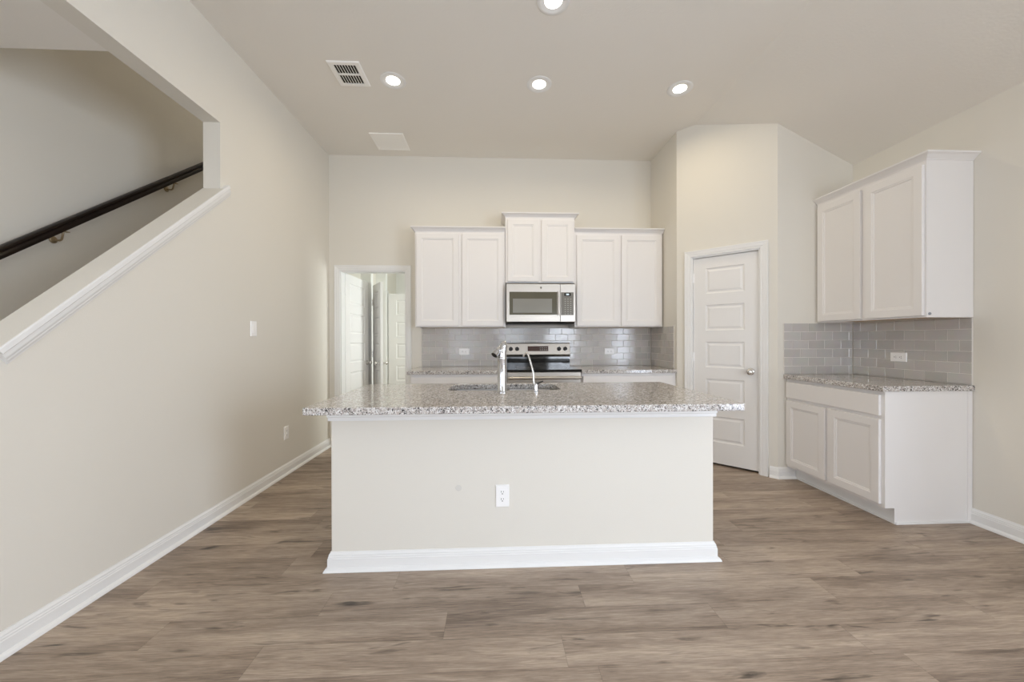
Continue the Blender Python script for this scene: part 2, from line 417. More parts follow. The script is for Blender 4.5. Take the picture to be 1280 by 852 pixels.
# ceilings: flat, sloped side, the low one over the hall, the stair shaft
bm = nb(); box(bm, XL-WT, XC, YR-0.1, YB+WT, HC, HC+0.15); struct(obj('ceiling', bm, CEIL))
bm = nb(); prism(bm, [(XC,HC),(XR+WT,HC-(XR+WT-XC)*(HC-HS)/(XR-XC)),(XR+WT,HC+0.15),(XC,HC+0.15)], lambda u, v, t: (u, t, v), YR-0.1, YB+WT)
struct(obj('ceiling_slope', bm, CEIL))
bm = nb(); box(bm, XST, XL-WT, YR, 2.08, HH, 5.9); struct(obj('ceiling_hall', bm, CEIL))
bm = nb(); box(bm, XST-WT, XL, 2.08, 6.2, 5.9, 6.0); struct(obj('ceiling_stair', bm, CEIL))
bm = nb(); box(bm, XL-WT, XL, 2.08, 6.2, HC+0.15, 5.9); box(bm, XST, XL, 6.2, 6.3, 0, 6.0); struct(obj('wall_stair_inner', bm, WALL))
# hall beyond the doorway
HBY = 6.16
bm = nb(); wall_panel(bm, XL, 0.6, 0, HH, [], lambda u, z, d: (u, 7.4+d, z), 0.1); box(bm, XL, -1.765, HBY, HBY+0.1, 0, HH); struct(obj('wall_hall_far', bm, HALLP))
bm = nb(); wall_panel(bm, YB+WT, 7.4, 0, HH, [(4.85, 5.85, 0.8, 2.1)], lambda u, z, d: (0.5+d, u, z), 0.1); struct(obj('wall_hall_right', bm, HALLP))
bm = nb(); box(bm, XL, 0.6, YB+WT, 7.5, HH, HH+0.1); struct(obj('ceiling_back_hall', bm, HALLP))
bm = nb(); box(bm, XL, -1.775, 5.47, 5.57, 0, HH); struct(obj('wall_hall_stub', bm, HALLP))

# windows behind and beside the camera, two of them added for light: frames with muntins
def window(name, c, wd, z0, z1, rz):
    bm = nb(); h = z1-z0; f = 0.05
    box(bm, -wd/2, -wd/2+f, -0.03, 0.03, 0, h); box(bm, wd/2-f, wd/2, -0.03, 0.03, 0, h)
    box(bm, -wd/2, wd/2, -0.03, 0.03, 0, f); box(bm, -wd/2, wd/2, -0.03, 0.03, h-f, h); box(bm, -wd/2, wd/2, -0.025, 0.025, h/2-0.02, h/2+0.02)
    for k in (1, 2):
        x = -wd/2+wd*k/3; box(bm, x-0.01, x+0.01, -0.01, 0.01, 0, h)
    for k in (1, 3):
        box(bm, -wd/2, wd/2, -0.01, 0.01, h*k/4-0.01, h*k/4+0.01)
    struct(obj(name, bm, TRIM, loc=(c[0], c[1], z0), rz=rz))
for i, (x, wd) in enumerate(REAR): window('window_%d' % (i+1), (x, YR-0.06), wd, 0.4, 2.0, 0)
window('window_4', (XR+0.06, -0.85), 1.8, 0.15, 2.25, math.pi/2)
window('window_6', (XST-0.06, -3.2), 1.6, 0.5, 2.3, math.pi/2)  # invented window, added to carry the left fill light
window('window_5', (0.55, 5.35), 1.0, 0.8, 2.1, math.pi/2)

# baseboards
def baseboard(name, path):
    bm = nb(); sweep(bm, path, BASEP, XY); struct(obj(name, bm, TRIM))
baseboard('baseboard_left', [(XL-WT, 2.2), (XL-WT, 1.543), (XL, 1.543), (XL, YB)][::1])
baseboard('baseboard_right', [(XR, 2.366), (XR, YR)])
q = diag(0.80, 0, 0)
baseboard('baseboard_pantry', [(q[0], q[1]), (XD, YS), (XD+0.15, YS)])
q = diag(0.076, 0, 0)
baseboard('baseboard_pantry_side', [(XP, YQ+0.05), (XP, YQ), (q[0], q[1])])
baseboard('baseboard_rear', [(XR, YR), (XST, YR)])
baseboard('baseboard_hall', [(XL, YB+WT), (XL, 5.47)])

# stair half-wall cap: sloped painted board with a stepped moulding on the room side
sl = math.atan2(2.278-1.205, 2.725-1.543); cs, sn = math.cos(sl), math.sin(sl)
L1 = (2.772-1.52)/cs
def sill(u, v, t):      # u along the slope, v across to the stairs, t up from the slope
    return (XL+0.03-v, 1.52+u*cs-t*sn, 1.205+(1.52-1.543)*sn/cs+u*sn+t*cs)
bm = nb()
La = (2.725-1.52)/cs
loft(bm, [[sill(u, v, t) for v, t in ((0,-0.012),(0,0.006),(0.004,0.010),(WT+0.03,0.010),(WT+0.03,0.0),(0.031,0.0))] for u in (0, La)], True, True, True)
struct(obj('trim_1', bm, WALL))
bm = nb()
loft(bm, [[sill(u, v, t) for v, t in ((0.0,0.009),(-0.004,0.006),(-0.004,-0.012),(0.004,-0.018),(0.006,-0.034),(0.0085,-0.040),(0.012,-0.044),(0.014,-0.052),(0.020,-0.060),(0.022,-0.066),(0.0295,-0.068),(0.0295,0.009))] for u in (0, L1)], True, True, True)
struct(obj('trim_2', bm, TRIM))
# stairs behind it
bm = nb(); rise, run = 0.1926, 0.2447
for i in range(18):
    y = 1.30+i*run; box(bm, XST, XL-WT, y, 6.2, i*rise, (i+1)*rise) if False else box(bm, XST, XL-WT, y, y+run+0.02, max(0, (i-1)*rise), (i+1)*rise)
struct(obj('stair_steps', bm, CARPET))

# door casings
def casing(name, u0, u1, z, fn):
    bm = nb(); sweep(bm, [(u0, 0), (u0, z), (u1, z), (u1, 0)], [(-o, h) for o, h in CASEP], lambda u, v, h: fn(u, v, -h)); struct(obj(name, bm, TRIM))
def jamb(name, u0, u1, z, fn, d, t=0.018):
    bm = nb()
    prism(bm, [(u0,0),(u0,z),(u1,z),(u1,0),(u1-t,0),(u1-t,z-t),(u0+t,z-t),(u0+t,0)], fn, 0.0, d)
    struct(obj(name, bm, TRIM))
casing('trim_3', o0+0.006, o1-0.006, oz-0.006, diag); jamb('trim_4', o0, o1, oz, diag, WT)
bk = lambda u, z, d: (u, YB+d, z)
casing('trim_5', -1.80+0.006, -1.035-0.006, 2.037-0.006, bk); jamb('trim_6', -1.80, -1.035, 2.037, bk, WT)
hb = lambda u, z, d: (u, HBY+d, z)
bm = nb(); box(bm, -1.790, -1.748, HBY-0.012, HBY+0.11, 0, 2.03); struct(obj('trim_7', bm, TRIM, bevel=0.003))
bm = nb(); box(bm, -1.80, -1.765, 5.455, 5.475, 0, 2.05); struct(obj('trim_9', bm, TRIM, bevel=0.003))

# ------------------------------------------------------------------ interior doors
def door_mesh(w_, h_, t=0.035, panels=5):
    bm = nb(); st = 0.115*(w_/0.6)**0.5
    zs = []; z = h_; tops = [0.105, 0.112, 0.112, 0.112, 0.112]; ph = (h_-0.105-0.112*4-0.205)/5
    for k in range(panels):
        z -= tops[k]; zs.append((z-ph, z)); z -= ph
    for side, y in ((1, 0.0), (-1, t)):
        def q(x0, x1, z0, z1): bm.faces.new([bm.verts.new(p) for p in rect(x0, x1, z0, z1, y)])
        q(0, st, 0, h_); q(w_-st, w_, 0, h_)
        edges = [0]+[v for a, b in reversed(zs) for v in (a, b)]+[h_]
        for k in range(0, len(edges), 2): q(st, w_-st, edges[k], edges[k+1])
        for a, b in zs:
            rings = []
            for ins, dep in ((0,0),(0.006,0.007),(0.014,0.009),(0.020,0.009),(0.036,0.003)):
                rings.append(rect(st+ins, w_-st-ins, a+ins, b-ins, y+side*dep))
            loft(bm, rings, True, False, True)
    for a, b in (((0,0),(0,t)), ((0,t),(w_,t)), ((w_,t),(w_,0)), ((w_,0),(0,0))):
        pass
    for p in ([(0,0,0),(0,t,0),(0,t,h_),(0,0,h_)], [(w_,0,0),(w_,t,0),(w_,t,h_),(w_,0,h_)], [(0,0,0),(w_,0,0),(w_,t,0),(0,t,0)], [(0,0,h_),(w_,0,h_),(w_,t,h_),(0,t,h_)]):
        bm.faces.new([bm.verts.new(v) for v in p])
    bmesh.ops.remove_doubles(bm, verts=bm.verts, dist=1e-5)
    return bm
def door_knob(parent, x, z, y, s):
    """s=-1: knob stands out towards -Y"""
    bm = nb()
    prof = [(0.0, 0), (0.032, 0), (0.032, 0.004), (0.026, 0.010), (0.011, 0.013), (0.010, 0.030), (0.018, 0.036), (0.026, 0.045), (0.0275, 0.054), (0.024, 0.062), (0.014, 0.067), (0.0, 0.068)]
    lathe(bm, [(max(r, 0.0005), y+s*h) for r, h in prof], (x, 0, z), 'Y', 28)
    return obj('door_knob', bm, NICKEL, parent, smooth=True)
def hinge(parent, x, z, y0, y1, m=None):
    bm = nb(); box(bm, x-0.003, x+0.014, y0+0.002, y1-0.002, z-0.045, z+0.045)
    lathe(bm, [(0.006, z-0.046), (0.006, z+0.046)], (x-0.004, y0-0.003, 0), 'Z', 12)
    return obj('hinge', bm, m or NICKEL, parent)
ang = math.atan2(DU.y, DU.x)
# pantry door (closed)
p0 = diag(o0+0.020, 0.020, 0.022)
d1 = obj('door_1', door_mesh(o1-o0-0.042, 2.010), DOORM, loc=p0, rz=ang); struct(d1)
door_knob(d1, o1-o0-0.042-0.062, 0.905, 0, -1)
for z in (0.2, 1.03, 1.82): hinge(d1, -0.002, z, -0.004, 0.016, PLATE)
# door of the back doorway, swung into the hall
d2 = obj('door_2', door_mesh(0.735, 2.012), DOORM, loc=(-1.776, 4.556, 0.012), rz=math.radians(88.2)); struct(d2)
door_knob(d2, 0.735-0.06, 0.905, 0, -1); door_knob(d2, 0.735-0.06, 0.905, 0.035, 1)
for z in (0.22, 1.02, 1.80): hinge(d2, -0.004, z, 0.0, 0.035, PLATE)
d3 = obj('door_3', door_mesh(0.42, 1.99), DOORM, loc=(-1.742, 5.45, 0.012), rz=math.atan2(-0.36, 0.215)); struct(d3)
door_knob(d3, 0.37, 0.905, 0, -1); door_knob(d3, 0.37, 0.905, 0.035, 1)
for z in (0.22, 1.02, 1.75): hinge(d3, -0.004, z, 0.0, 0.035)
d4 = obj('door_4', door_mesh(0.72, 1.965), DOORM, loc=(-1.725, HBY+0.012, 0.012)); struct(d4)
door_knob(d4, 0.66, 0.905, 0, -1)

# ------------------------------------------------------------------ cabinetry
def shaker(w_, h_, t=0.019, st=0.057, flat=False):
    """door or drawer front: lower-left corner at the origin, back on y=0, face at y=-t"""
    bm = nb(); rings = [rect(0, w_, 0, h_, 0), rect(0, w_, 0, h_, -t+0.002), rect(0.002, w_-0.002, 0.002, h_-0.002, -t)]
    if not flat:
        for ins, dep in ((st-0.004, 0), (st, 0.003), (st+0.009, 0.0045), (st+0.012, 0.009)):
            rings.append(rect(ins, w_-ins, ins, h_-ins, -t+dep))
    loft(bm, rings, True, True, True); return bm
def crown(parent, w_, d_, z, left=True, right=True, ext=0.0):
    bm = nb(); path = [(w_, d_)] if right else []
    path = ([(0, d_)] if left else [])+[(0, 0), (w_+ext, 0)]+([(w_, d_)] if right else [])
    sweep(bm, path, CROWNP, lambda u, v, h: (u, v, z+h))
    # lid closing the top
    box(bm, 0.001, w_-0.001, 0.001, d_, z+0.02, z+0.044)
    return obj('crown_moulding', bm, CAB, parent)
def upper(label, w_, h_, d_, loc, rz, doors, group, top=0.03, bot=0.012, cl=True, cr=True, ext=0.0):
    t = thing('upper_cabinet', label, 'cabinet', loc, rz, group)
    bm = nb(); box(bm, 0, w_, 0, d_, 0.012, h_); box(bm, 0, w_, 0, 0.02, 0, 0.012); box(bm, 0, 0.016, 0.02, d_, 0, 0.012); box(bm, w_-0.016, w_, 0.02, d_, 0, 0.012)
    obj('cabinet_body', bm, CAB, t)
    bm = nb(); box(bm, 0.017, w_-0.017, 0.021, d_-0.002, 0.0085, 0.0118); obj('underside_panel', bm, CABRAW, t)
    for x0, x1 in doors:
        obj('door', shaker(x1-x0, h_-top-bot), CAB, t, loc=(x0, -0.001, bot))
    crown(t, w_, d_, h_-0.002, cl, cr, ext)
    return t
YU = 4.119
dU = YB-YU-0.002
G1 = 'white wall cabinets in the kitchen'
UL = upper('white two-door wall cabinet left of the microwave, beside the open doorway', 0.977, 1.04, dU, (-0.865, YU, 1.366), 0, [(0.018, 0.470), (0.507, 0.955)], G1, cr=False)
UM = upper('short raised white two-door wall cabinet directly above the microwave', 0.758, 0.715, dU+0.02, (0.115, YU-0.02, 1.845), 0, [(0.022, 0.360), (0.392, 0.736)], G1)
UR = upper('white two-door wall cabinet right of the microwave, against the pantry wall', 0.986, 1.04, dU, (0.876, YU, 1.366), 0, [(0.022, 0.492), (0.521, 0.966)], G1, cl=False, cr=False, ext=0.011)
XU = 2.844
UW = upper('large white two-door wall cabinet on the right wall, end panel facing the room', 0.842, 1.04, XR-XU-0.002, (XU, 3.202, 1.366), -math.pi/2, [(0.020, 0.408), (0.442, 0.832)], G1, cl=False)
bm = nb(); lathe(bm, [(0.0095, 0.842), (0.0095, 0.845), (0.007, 0.847)], (0.030, 0, 0.022), 'X', 18)
bm2 = nb(); lathe(bm2, [(0.0095, 0.0), (0.0095, 0.003), (0.007, 0.005)], (0, 0, 0), 'X', 18); bm.free()
b_ = obj('bumper_pad', bm2, BUMPER, UW, loc=(0.842, 0.022, 0.024)); b_['label'] = 'small grey round bumper pad'

def base(label, w_, d_, loc, rz, doors, drawers, group, end_left=False, end_right=False, h_=0.876):
    t = thing('base_cabinet', label, 'cabinet', loc, rz, group)
    bm = nb(); box(bm, 0, w_, 0, d_, 0.105, h_); obj('cabinet_body', bm, CAB, t)
    bm = nb(); box(bm, 0, w_, 0.075, d_, 0, 0.106)
    box(bm, 0, w_, 0.066, 0.075, 0, 0.014)
    if end_right: box(bm, w_, w_+0.012, 0.07, d_, 0, 0.014)
    obj('toe_kick', bm, TRIM, t)
    for x0, x1, z0, z1 in doors: obj('door', shaker(x1-x0, z1-z0), CAB, t, loc=(x0, -0.001, z0))
    for x0, x1, z0, z1 in drawers: obj('drawer', shaker(x1-x0, z1-z0, flat=True), CAB, t, loc=(x0, -0.001, z0))
    return t
G2 = 'white base cabinets in the kitchen'
XB = 2.566
BW = base('white base cabinet with two doors and one wide drawer on the right wall', 0.832, XR-XB-0.002, (XB, 3.202, 0), -math.pi/2,
     [(0.012, 0.398, 0.128, 0.690), (0.428, 0.812, 0.128, 0.690)], [(0.012, 0.812, 0.715, 0.852)], G2, end_right=True)
bm = nb(); box(bm, 0, 0.003, 0.065, 0.605, 0.0, 0.106); box(bm, 0, 0.003, 0.0, 0.605, 0.106, 0.876); box(bm, 0.003, 0.007, 0.575, 0.605, 0.0, 0.876)
obj('end_panel', bm, CAB, BW, loc=(0.832, 0, 0))
YBC = YB-0.615
BL = base('white base cabinet left of the range, under the left countertop', 0.965, 0.613, (-0.857, YBC, 0), 0, [(0.012, 0.475, 0.128, 0.69), (0.49, 0.953, 0.128, 0.69)], [(0.012, 0.953, 0.715, 0.852)], G2)
BR = base('white base cabinet right of the range, under the right countertop', 0.988, 0.613, (0.886, YBC, 0), 0, [(0.012, 0.475, 0.128, 0.69), (0.49, 0.953, 0.128, 0.69)], [(0.012, 0.953, 0.715, 0.852)], G2)

# ------------------------------------------------------------------ countertops
def counter(label, outer, z1=0.914, hole=None, t=0.036):
    cx = sum(p[0] for p in outer)/len(outer); cy = sum(p[1] for p in outer)/len(outer); bm = nb()
    slab(bm, [(x-cx, y-cy) for x, y in outer], 0, t, [(x-cx, y-cy) for x, y in hole] if hole else None)
    o = obj('granite_countertop', bm, GRANITE, loc=(cx, cy, z1-t)); return tag(o, label, 'countertop', 'speckled granite countertops')
def rc(x0, x1, y0, y1): return [(x0,y0),(x1,y0),(x1,y1),(x0,y1)]
ZI = 0.905
counter('long speckled granite top of the island with the sink cut-out', roundrect(-0.912, 1.242, 1.813, 2.784, 0.012, 3), ZI, roundrect(-0.305, 0.425, 2.385, 2.722, 0.06))
counter('short granite countertop between the doorway and the range', rc(-0.885, 0.112, YBC-0.03, YB-0.001))
counter('short granite countertop between the range and the pantry wall', rc(0.884, XP-0.001, YBC-0.03, YB-0.001))
counter('granite countertop on the base cabinet at the right wall', rc(XB-0.03, XR-0.001, 2.352, YS-0.001))

# ------------------------------------------------------------------ tiled backsplash
def splash(label, u0, u1, z0, z1, fn, phase, cw, rh, ztop, d=0.008):
    """fn(u, z, out); phase: u of one vertical joint of the top row"""
    bm = nb(); fl = bm.faces.layers.float.new('tile_rand')
    g = 0.0042
    vs = [fn(u, z, o) for o in (0.001, d-0.0015) for u, z in ((u0,z0),(u1,z0),(u1,z1),(u0,z1))]
    loft(bm, [vs[:4], vs[4:]], True, True, True, 1)
    row = 0; zt = ztop
    while zt > z0+0.004:
        zb = max(zt-rh, z0); off = phase+(cw/2 if row % 2 else 0)
        i = math.floor((u0-off)/cw)
        while off+i*cw < u1:
            a, b = max(off+i*cw, u0), min(off+(i+1)*cw, u1); i += 1
            if b-a < 0.008: continue
            zz1 = min(zt, z1)
            tl = [random.uniform(-0.0004, 0.0004) for _ in range(2)]
            def P(u, z, o): return fn(u, z, o+tl[0]*(u-(a+b)/2)/cw*2+tl[1]*(z-(zb+zt)/2)/rh)
            A, B, Z0, Z1 = a+g/2, b-g/2, zb+g/2, zz1-g/2; n0 = len(bm.faces)
            rings = [[P(u, z, o) for u, z in ((A+k,Z0+k),(B-k,Z0+k),(B-k,Z1-k),(A+k,Z1-k))] for k, o in ((0, d-0.002), (0, d), (0.0012, d+0.0012))]
            loft(bm, rings, True, False, True, 0)
            bm.faces.ensure_lookup_table(); r = random.random()
            for f in bm.faces[n0:]: f[fl] = r
        zt -= rh; row += 1
    o = obj('tile_backsplash', bm, [TILE, GROUT]); return tag(o, label, 'backsplash', 'grey subway tile backsplashes')
splash('long grey subway tile backsplash on the back wall behind the range', -0.858, XP-0.012, 0.916, 1.364, lambda u, z, o: (u, YB-o, z), -0.845, 0.1485, 0.0752, 1.364)
splash('narrow grey tile strip on the pantry side wall, above the counter end', -(YB-0.012), -3.862, 0.916, 1.364, lambda u, z, o: (XP-o, -u, z), -4.40, 0.1485, 0.0752, 1.364)
splash('grey subway tile panel beside the pantry door, facing the room', 2.536, XR-0.012, 0.916, 1.364, lambda u, z, o: (u, YS-o, z), 2.906, 0.148, 0.0752, 1.364)
splash('grey subway tile backsplash on the right wall under the large wall cabinet', -(YS-0.012), -2.362, 0.916, 1.364, lambda u, z, o: (XR-o, -u, z), -3.127, 0.1395, 0.0752, 1.364)

# ------------------------------------------------------------------ island
IX0, IX1, IY0, IY1 = -0.877, 1.214, 2.045, 2.735
isl = thing('kitchen_island', 'beige kitchen island with white baseboard standing in front of the range', 'kitchen island', ((IX0+IX1)/2, IY0, 0))
cx = (IX0+IX1)/2; hw = (IX1-IX0)/2
bm = nb(); box(bm, -hw, hw, 0, 0.115, 0, ZI-0.038); obj('half_wall', bm, WALL, isl, bevel=0.006)
bm = nb(); box(bm, -hw+0.01, hw-0.01, 0.115, 0.66, 0.105, ZI-0.038-0.20); box(bm, -hw+0.01, hw-0.01, 0.115, 0.61, 0.0, 0.106)
for x0, x1, y0, y1 in ((-hw+0.01, hw-0.01, 0.115, 0.13), (-hw+0.01, hw-0.01, 0.68, 0.69), (-hw+0.01, -hw+0.025, 0.13, 0.68), (hw-0.025, hw-0.01, 0.13, 0.68)):
    box(bm, x0, x1, y0, y1, 0.60, ZI-0.038)
box(bm, -hw+0.01, hw-0.01, 0.66, 0.69, 0.105, 0.61)
obj('cabinet_body', bm, CAB, isl)
bm = nb(); sweep(bm, [(-hw, 0.115), (-hw, 0), (hw, 0), (hw, 0.115)], BASEP, XY); obj('baseboard_trim', bm, TRIM, isl)
bm = nb(); sweep(bm, [(-hw, 0.115), (-hw, 0), (hw, 0), (hw, 0.115)], [(0,0),(0.009,0),(0.011,0.003),(0.011,0.018),(0.015,0.024),(0.015,0.036),(0.020,0.045),(0.020,0.073),(0,0.073)], lambda u, v, h: (u, v, ZI-0.037-0.073+h)); obj('cap_trim', bm, TRIM, isl)
bm = nb(); lathe(bm, [(0.017, 0.0004), (0.017, -0.0006), (0.015, -0.001)], (-0.2-cx, 0, 0.424), 'Y', 28); o = obj('paint_spot', bm, PATCHM, isl); o['label'] = 'small round grey touch-up spot'
for k in range(4):
    x0 = -hw+0.03+k*(2*hw-0.06)/4
    dd = obj('door', shaker((2*hw-0.06)/4-0.02, 0.55), CAB, isl, loc=(x0+(2*hw-0.06)/4-0.01, 0.691, 0.13), rz=math.pi)

# sink
sk = thing('kitchen_sink', 'stainless double-bowl sink under the island top, beside the faucet', 'sink', (0.06, 2.553, ZI-0.037))
def bowl(x0, x1):
    bm = nb(); rings = []
    for r_, z, ins in ((0.06, 0, 0), (0.06, -0.012, 0.0), (0.06, -0.16, 0.006), (0.05, -0.185, 0.016), (0.03, -0.192, 0.04)):
        rings.append([(x, y, z) for x, y in roundrect(x0+ins, x1-ins, -0.178+ins, 0.178-ins, r_, 5)])
    loft(bm, rings, True, False, True)
    lathe(bm, [(0.038, -0.1915), (0.036, -0.190), (0.028, -0.1905)], ((x0+x1)/2, 0.02, 0), 'Z', 20)
    return bm
obj('bowl', bowl(-0.372, -0.008), STEEL, sk, smooth=True); obj('bowl', bowl(0.008, 0.372), STEEL, sk, smooth=True)
bm = nb(); box(bm, -0.012, 0.012, -0.15, 0.15, -0.02, -0.006); obj('divider', bm, STEEL, sk, bevel=0.004)

# faucet
fx, fy = 0.0415, 2.297
fa = thing('kitchen_faucet', 'tall chrome pull-out faucet standing at the sink on the island', 'faucet', (fx, fy, ZI))
bm = nb(); lathe(bm, [(0.0005,0),(0.034,0),(0.034,0.004),(0.030,0.008),(0.0285,0.012),(0.0280,0.20),(0.0290,0.204),(0.0290,0.212),(0.027,0.216),(0.0005,0.216)], n=36); obj('faucet_body', bm, CHROME, fa, smooth=True)
bm = nb(); tube(bm, smooth_path([(0,0,0.212),(0.002,0.002,0.245),(0.006,0.004,0.272),(0.010,0.006,0.288),(0.006,0.012,0.297)], 6), [0.0265]*6+[0.026]*6+[0.0245]*6+[0.021]*6+[0.012], 20); obj('faucet_head', bm, CHROME, fa, smooth=True)
bm = nb(); tube(bm, smooth_path([(0.004,0.006,0.280),(-0.014,-0.002,0.268),(-0.030,-0.014,0.248),(-0.047,-0.030,0.226)], 6), [0.012]*4+[0.013]*4+[0.016]*4+[0.021]*6+[0.0215], 20); so = obj('spray_wand', bm, CHROME, fa, smooth=True)
dv = Vector((-0.017,-0.016,-0.022)).normalized(); e0 = Vector((-0.047,-0.030,0.226))
bm = nb(); tube(bm, [e0-dv*0.001, e0+dv*0.002], [0.0175, 0.0165], 20); obj('aerator', bm, BLACKP, so)
bm = nb(); tube(bm, smooth_path([(0.010,0.006,0.286),(0.012,0.05,0.296),(0.013,0.10,0.302)], 5), [0.007]*6+[0.0055]*5, 12); obj('lever', bm, CHROME, fa, smooth=True)

# filtered water tap
tx, ty = 0.248, 2.301
tp = thing('water_filter_tap', 'small slim hooked water tap right of the tall chrome faucet', 'faucet', (tx, ty, ZI))
bm = nb(); lathe(bm, [(0.0005,0),(0.021,0),(0.021,0.003),(0.014,0.006),(0.0135,0.045),(0.011,0.052),(0.0005,0.053)], n=28); obj('tap_body', bm, CHROME, tp, smooth=True)
bm = nb(); tube(bm, smooth_path([(-0.010,0.0,0.048),(-0.013,0.004,0.075),(-0.013,0.008,0.108),(-0.022,0.014,0.150),(-0.034,0.022,0.195),(-0.045,0.03,0.228),(-0.055,0.036,0.237),(-0.066,0.042,0.231),(-0.071,0.046,0.214)], 6), 0.0056, 14); obj('spout', bm, NICKEL, tp, smooth=True)
bm = nb(); tube(bm, [(0.004,0,0.050),(0.020,-0.002,0.055),(0.045,-0.006,0.066)], [0.006,0.005,0.004], 12); obj('lever', bm, BLACKP, tp, smooth=True)

# ------------------------------------------------------------------ range
RX0, RX1 = 0.119, 0.879; rw = RX1-RX0
rg = thing('kitchen_range', 'stainless electric range with black glass top between the back counters', 'stove', ((RX0+RX1)/2, YBC-0.03, 0))
hx = rw/2; RD = YB-0.012-(YBC-0.03)
bm = nb(); box(bm, -hx, hx, 0.03, RD, 0.09, 0.895); box(bm, -hx+0.02, hx-0.02, 0.06, RD, 0.0, 0.09); obj('range_body', bm, STEEL, rg)
bm = nb(); box(bm, -hx, hx, -0.004, RD-0.02, 0.896, 0.921); o = obj('cooktop', bm, BLACK, rg, bevel=0.003)
for x, y, r_ in ((-0.19, 0.17, 0.10), (0.19, 0.17, 0.085), (-0.19, 0.43, 0.075), (0.19, 0.43, 0.10)):
    bm = nb()
    lathe(bm, [(r_, 0.9212), (r_, 0.9216), (r_-0.004, 0.9216), (r_-0.004, 0.9212)], (x, y, 0), 'Z', 48, cap=False); obj('burner_ring', bm, KEYMARK, o)
# backguard: stainless console above, black glass apron below
bm = nb(); prism(bm, [(RD-0.085,1.052),(RD-0.062,1.178),(RD-0.056,1.188),(RD,1.188),(RD,1.052)], lambda u, v, t: (t, u, v), -hx+0.006, hx-0.006); bgd = obj('backguard', bm, STEEL, rg, bevel=0.003)
bm = nb(); prism(bm, [(RD-0.060,0.921),(RD-0.060,0.99),(RD-0.066,1.0),(RD-0.066,1.04),(RD,1.04),(RD,0.921)], lambda u, v, t: (t, u, v), -hx+0.008, hx-0.008); obj('backguard_apron', bm, BLACK, rg)
bm = nb(); prism(bm, [(RD-0.084,1.051),(RD-0.068,1.026),(RD-0.05,1.026),(RD-0.05,1.051)], lambda u, v, t: (t, u, v), -hx+0.006, hx-0.006); obj('backguard_strip', bm, STEEL, rg)
tilt = math.atan2(0.023, 0.126)
def on_console(u, z):  # point on the tilted face
    k = (z-1.052)/0.126; return (u, RD-0.085+0.023*k, z)
def console_plate(name, u0, u1, z0, z1, th, m, par):
    bm = nb(); a = [on_console(u, z) for u, z in ((u0,z0),(u1,z0),(u1,z1),(u0,z1))]
    loft(bm, [[(x, y+0.001, z) for x, y, z in a], [(x, y-th, z) for x, y, z in a]], True, True, True); return obj(name, bm, m, par)
dsp = console_plate('clock_display', -0.122, 0.119, 1.092, 1.150, 0.0015, AMBER, bgd)
for k in range(4):
    for j in range(2):
        console_plate('button', 0.020+k*0.024, 0.034+k*0.024, 1.104+j*0.022, 1.111+j*0.022, 0.0022, KEYMARK, dsp)
for u in (-0.318, -0.245, 0.245, 0.318):
    x, y, z = on_console(u, 1.118)
    bm = nb(); lathe(bm, [(0.0005,-0.026),(0.019,-0.026),(0.0215,-0.022),(0.023,-0.004),(0.026,0.0),(0.026,0.002),(0.0005,0.002)], axis='Y', n=28)
    box(bm, -0.004, 0.004, -0.034, -0.024, -0.021, 0.021)
    o = obj('knob', bm, BLACKP, bgd, loc=(x, y, z), smooth=True); o.rotation_euler = (-tilt, 0, 0)
    bm = nb(); lathe(bm, [(0.0285,0.0005),(0.0285,-0.002),(0.025,-0.002)], axis='Y', n=28, cap=False); obj('knob_ring', bm, NICKEL, o)
bm = nb(); box(bm, -hx+0.003, hx-0.003, 0.002, 0.03, 0.255, 0.893); od = obj('oven_door', bm, STEEL, rg, bevel=0.004)
bm = nb(); box(bm, -hx+0.09, hx-0.09, -0.001, 0.004, 0.36, 0.73); obj('oven_window', bm, BLACK, od)
bm = nb(); tube(bm, [(-hx+0.01,-0.045,0.84),(hx-0.01,-0.045,0.84)], 0.014, 18)
for x in (-hx+0.06, hx-0.06): box(bm, x-0.012, x+0.012, -0.045, 0.003, 0.832, 0.848)
obj('oven_handle', bm, STEEL, od, smooth=True)
bm = nb(); box(bm, -hx+0.003, hx-0.003, 0.004, 0.03, 0.095, 0.248); obj('drawer', bm, STEEL, rg, bevel=0.004)

# ------------------------------------------------------------------ microwave
MX0, MX1, MY, MZ0, MZ1 = 0.119, 0.867, 4.029, 1.416, 1.826
mw = thing('microwave', 'stainless over-the-range microwave mounted under the short middle cabinet', 'microwave', ((MX0+MX1)/2, MY, MZ0))
mh = (MX1-MX0)/2; MH = MZ1-MZ0; MD = YB-MY-0.012; mc = (MX0+MX1)/2
bm = nb(); box(bm, -mh, mh, 0.03, MD, 0.0, MH); obj('microwave_body', bm, BLACKP, mw)
xs = 0.688-mc     # split between the door and the control side
bm = nb(); loft(bm, [rect(-mh, xs+0.012, 0, MH, 0.029), rect(-mh, xs+0.012, 0, MH, 0.004), rect(-mh+0.004, xs+0.010, 0.004, MH-0.004, 0.0)], True, True, True); mdr = obj('microwave_door', bm, STEEL, mw)
bm = nb(); box(bm, 0.153-mc, 0.668-mc, -0.0015, 0.002, 1.492-MZ0, 1.739-MZ0); sg = obj('door_glass', bm, GREYGLASS, mdr)
bm = nb(); box(bm, 0.190-mc, 0.612-mc, -0.0022, 0.0, 1.515-MZ0, 1.665-MZ0); obj('window_screen', bm, MESHGLASS, sg)
bm = nb(); loft(bm, [[(x, y, z) for x, y in ((0.672-mc,0.002),(0.673-mc,-0.020),(0.678-mc,-0.026),(0.690-mc,-0.026),(0.697-mc,-0.020),(0.698-mc,0.002))] for z in (0.072, MH-0.085)], True, True, True); obj('door_handle', bm, STEEL, mdr)
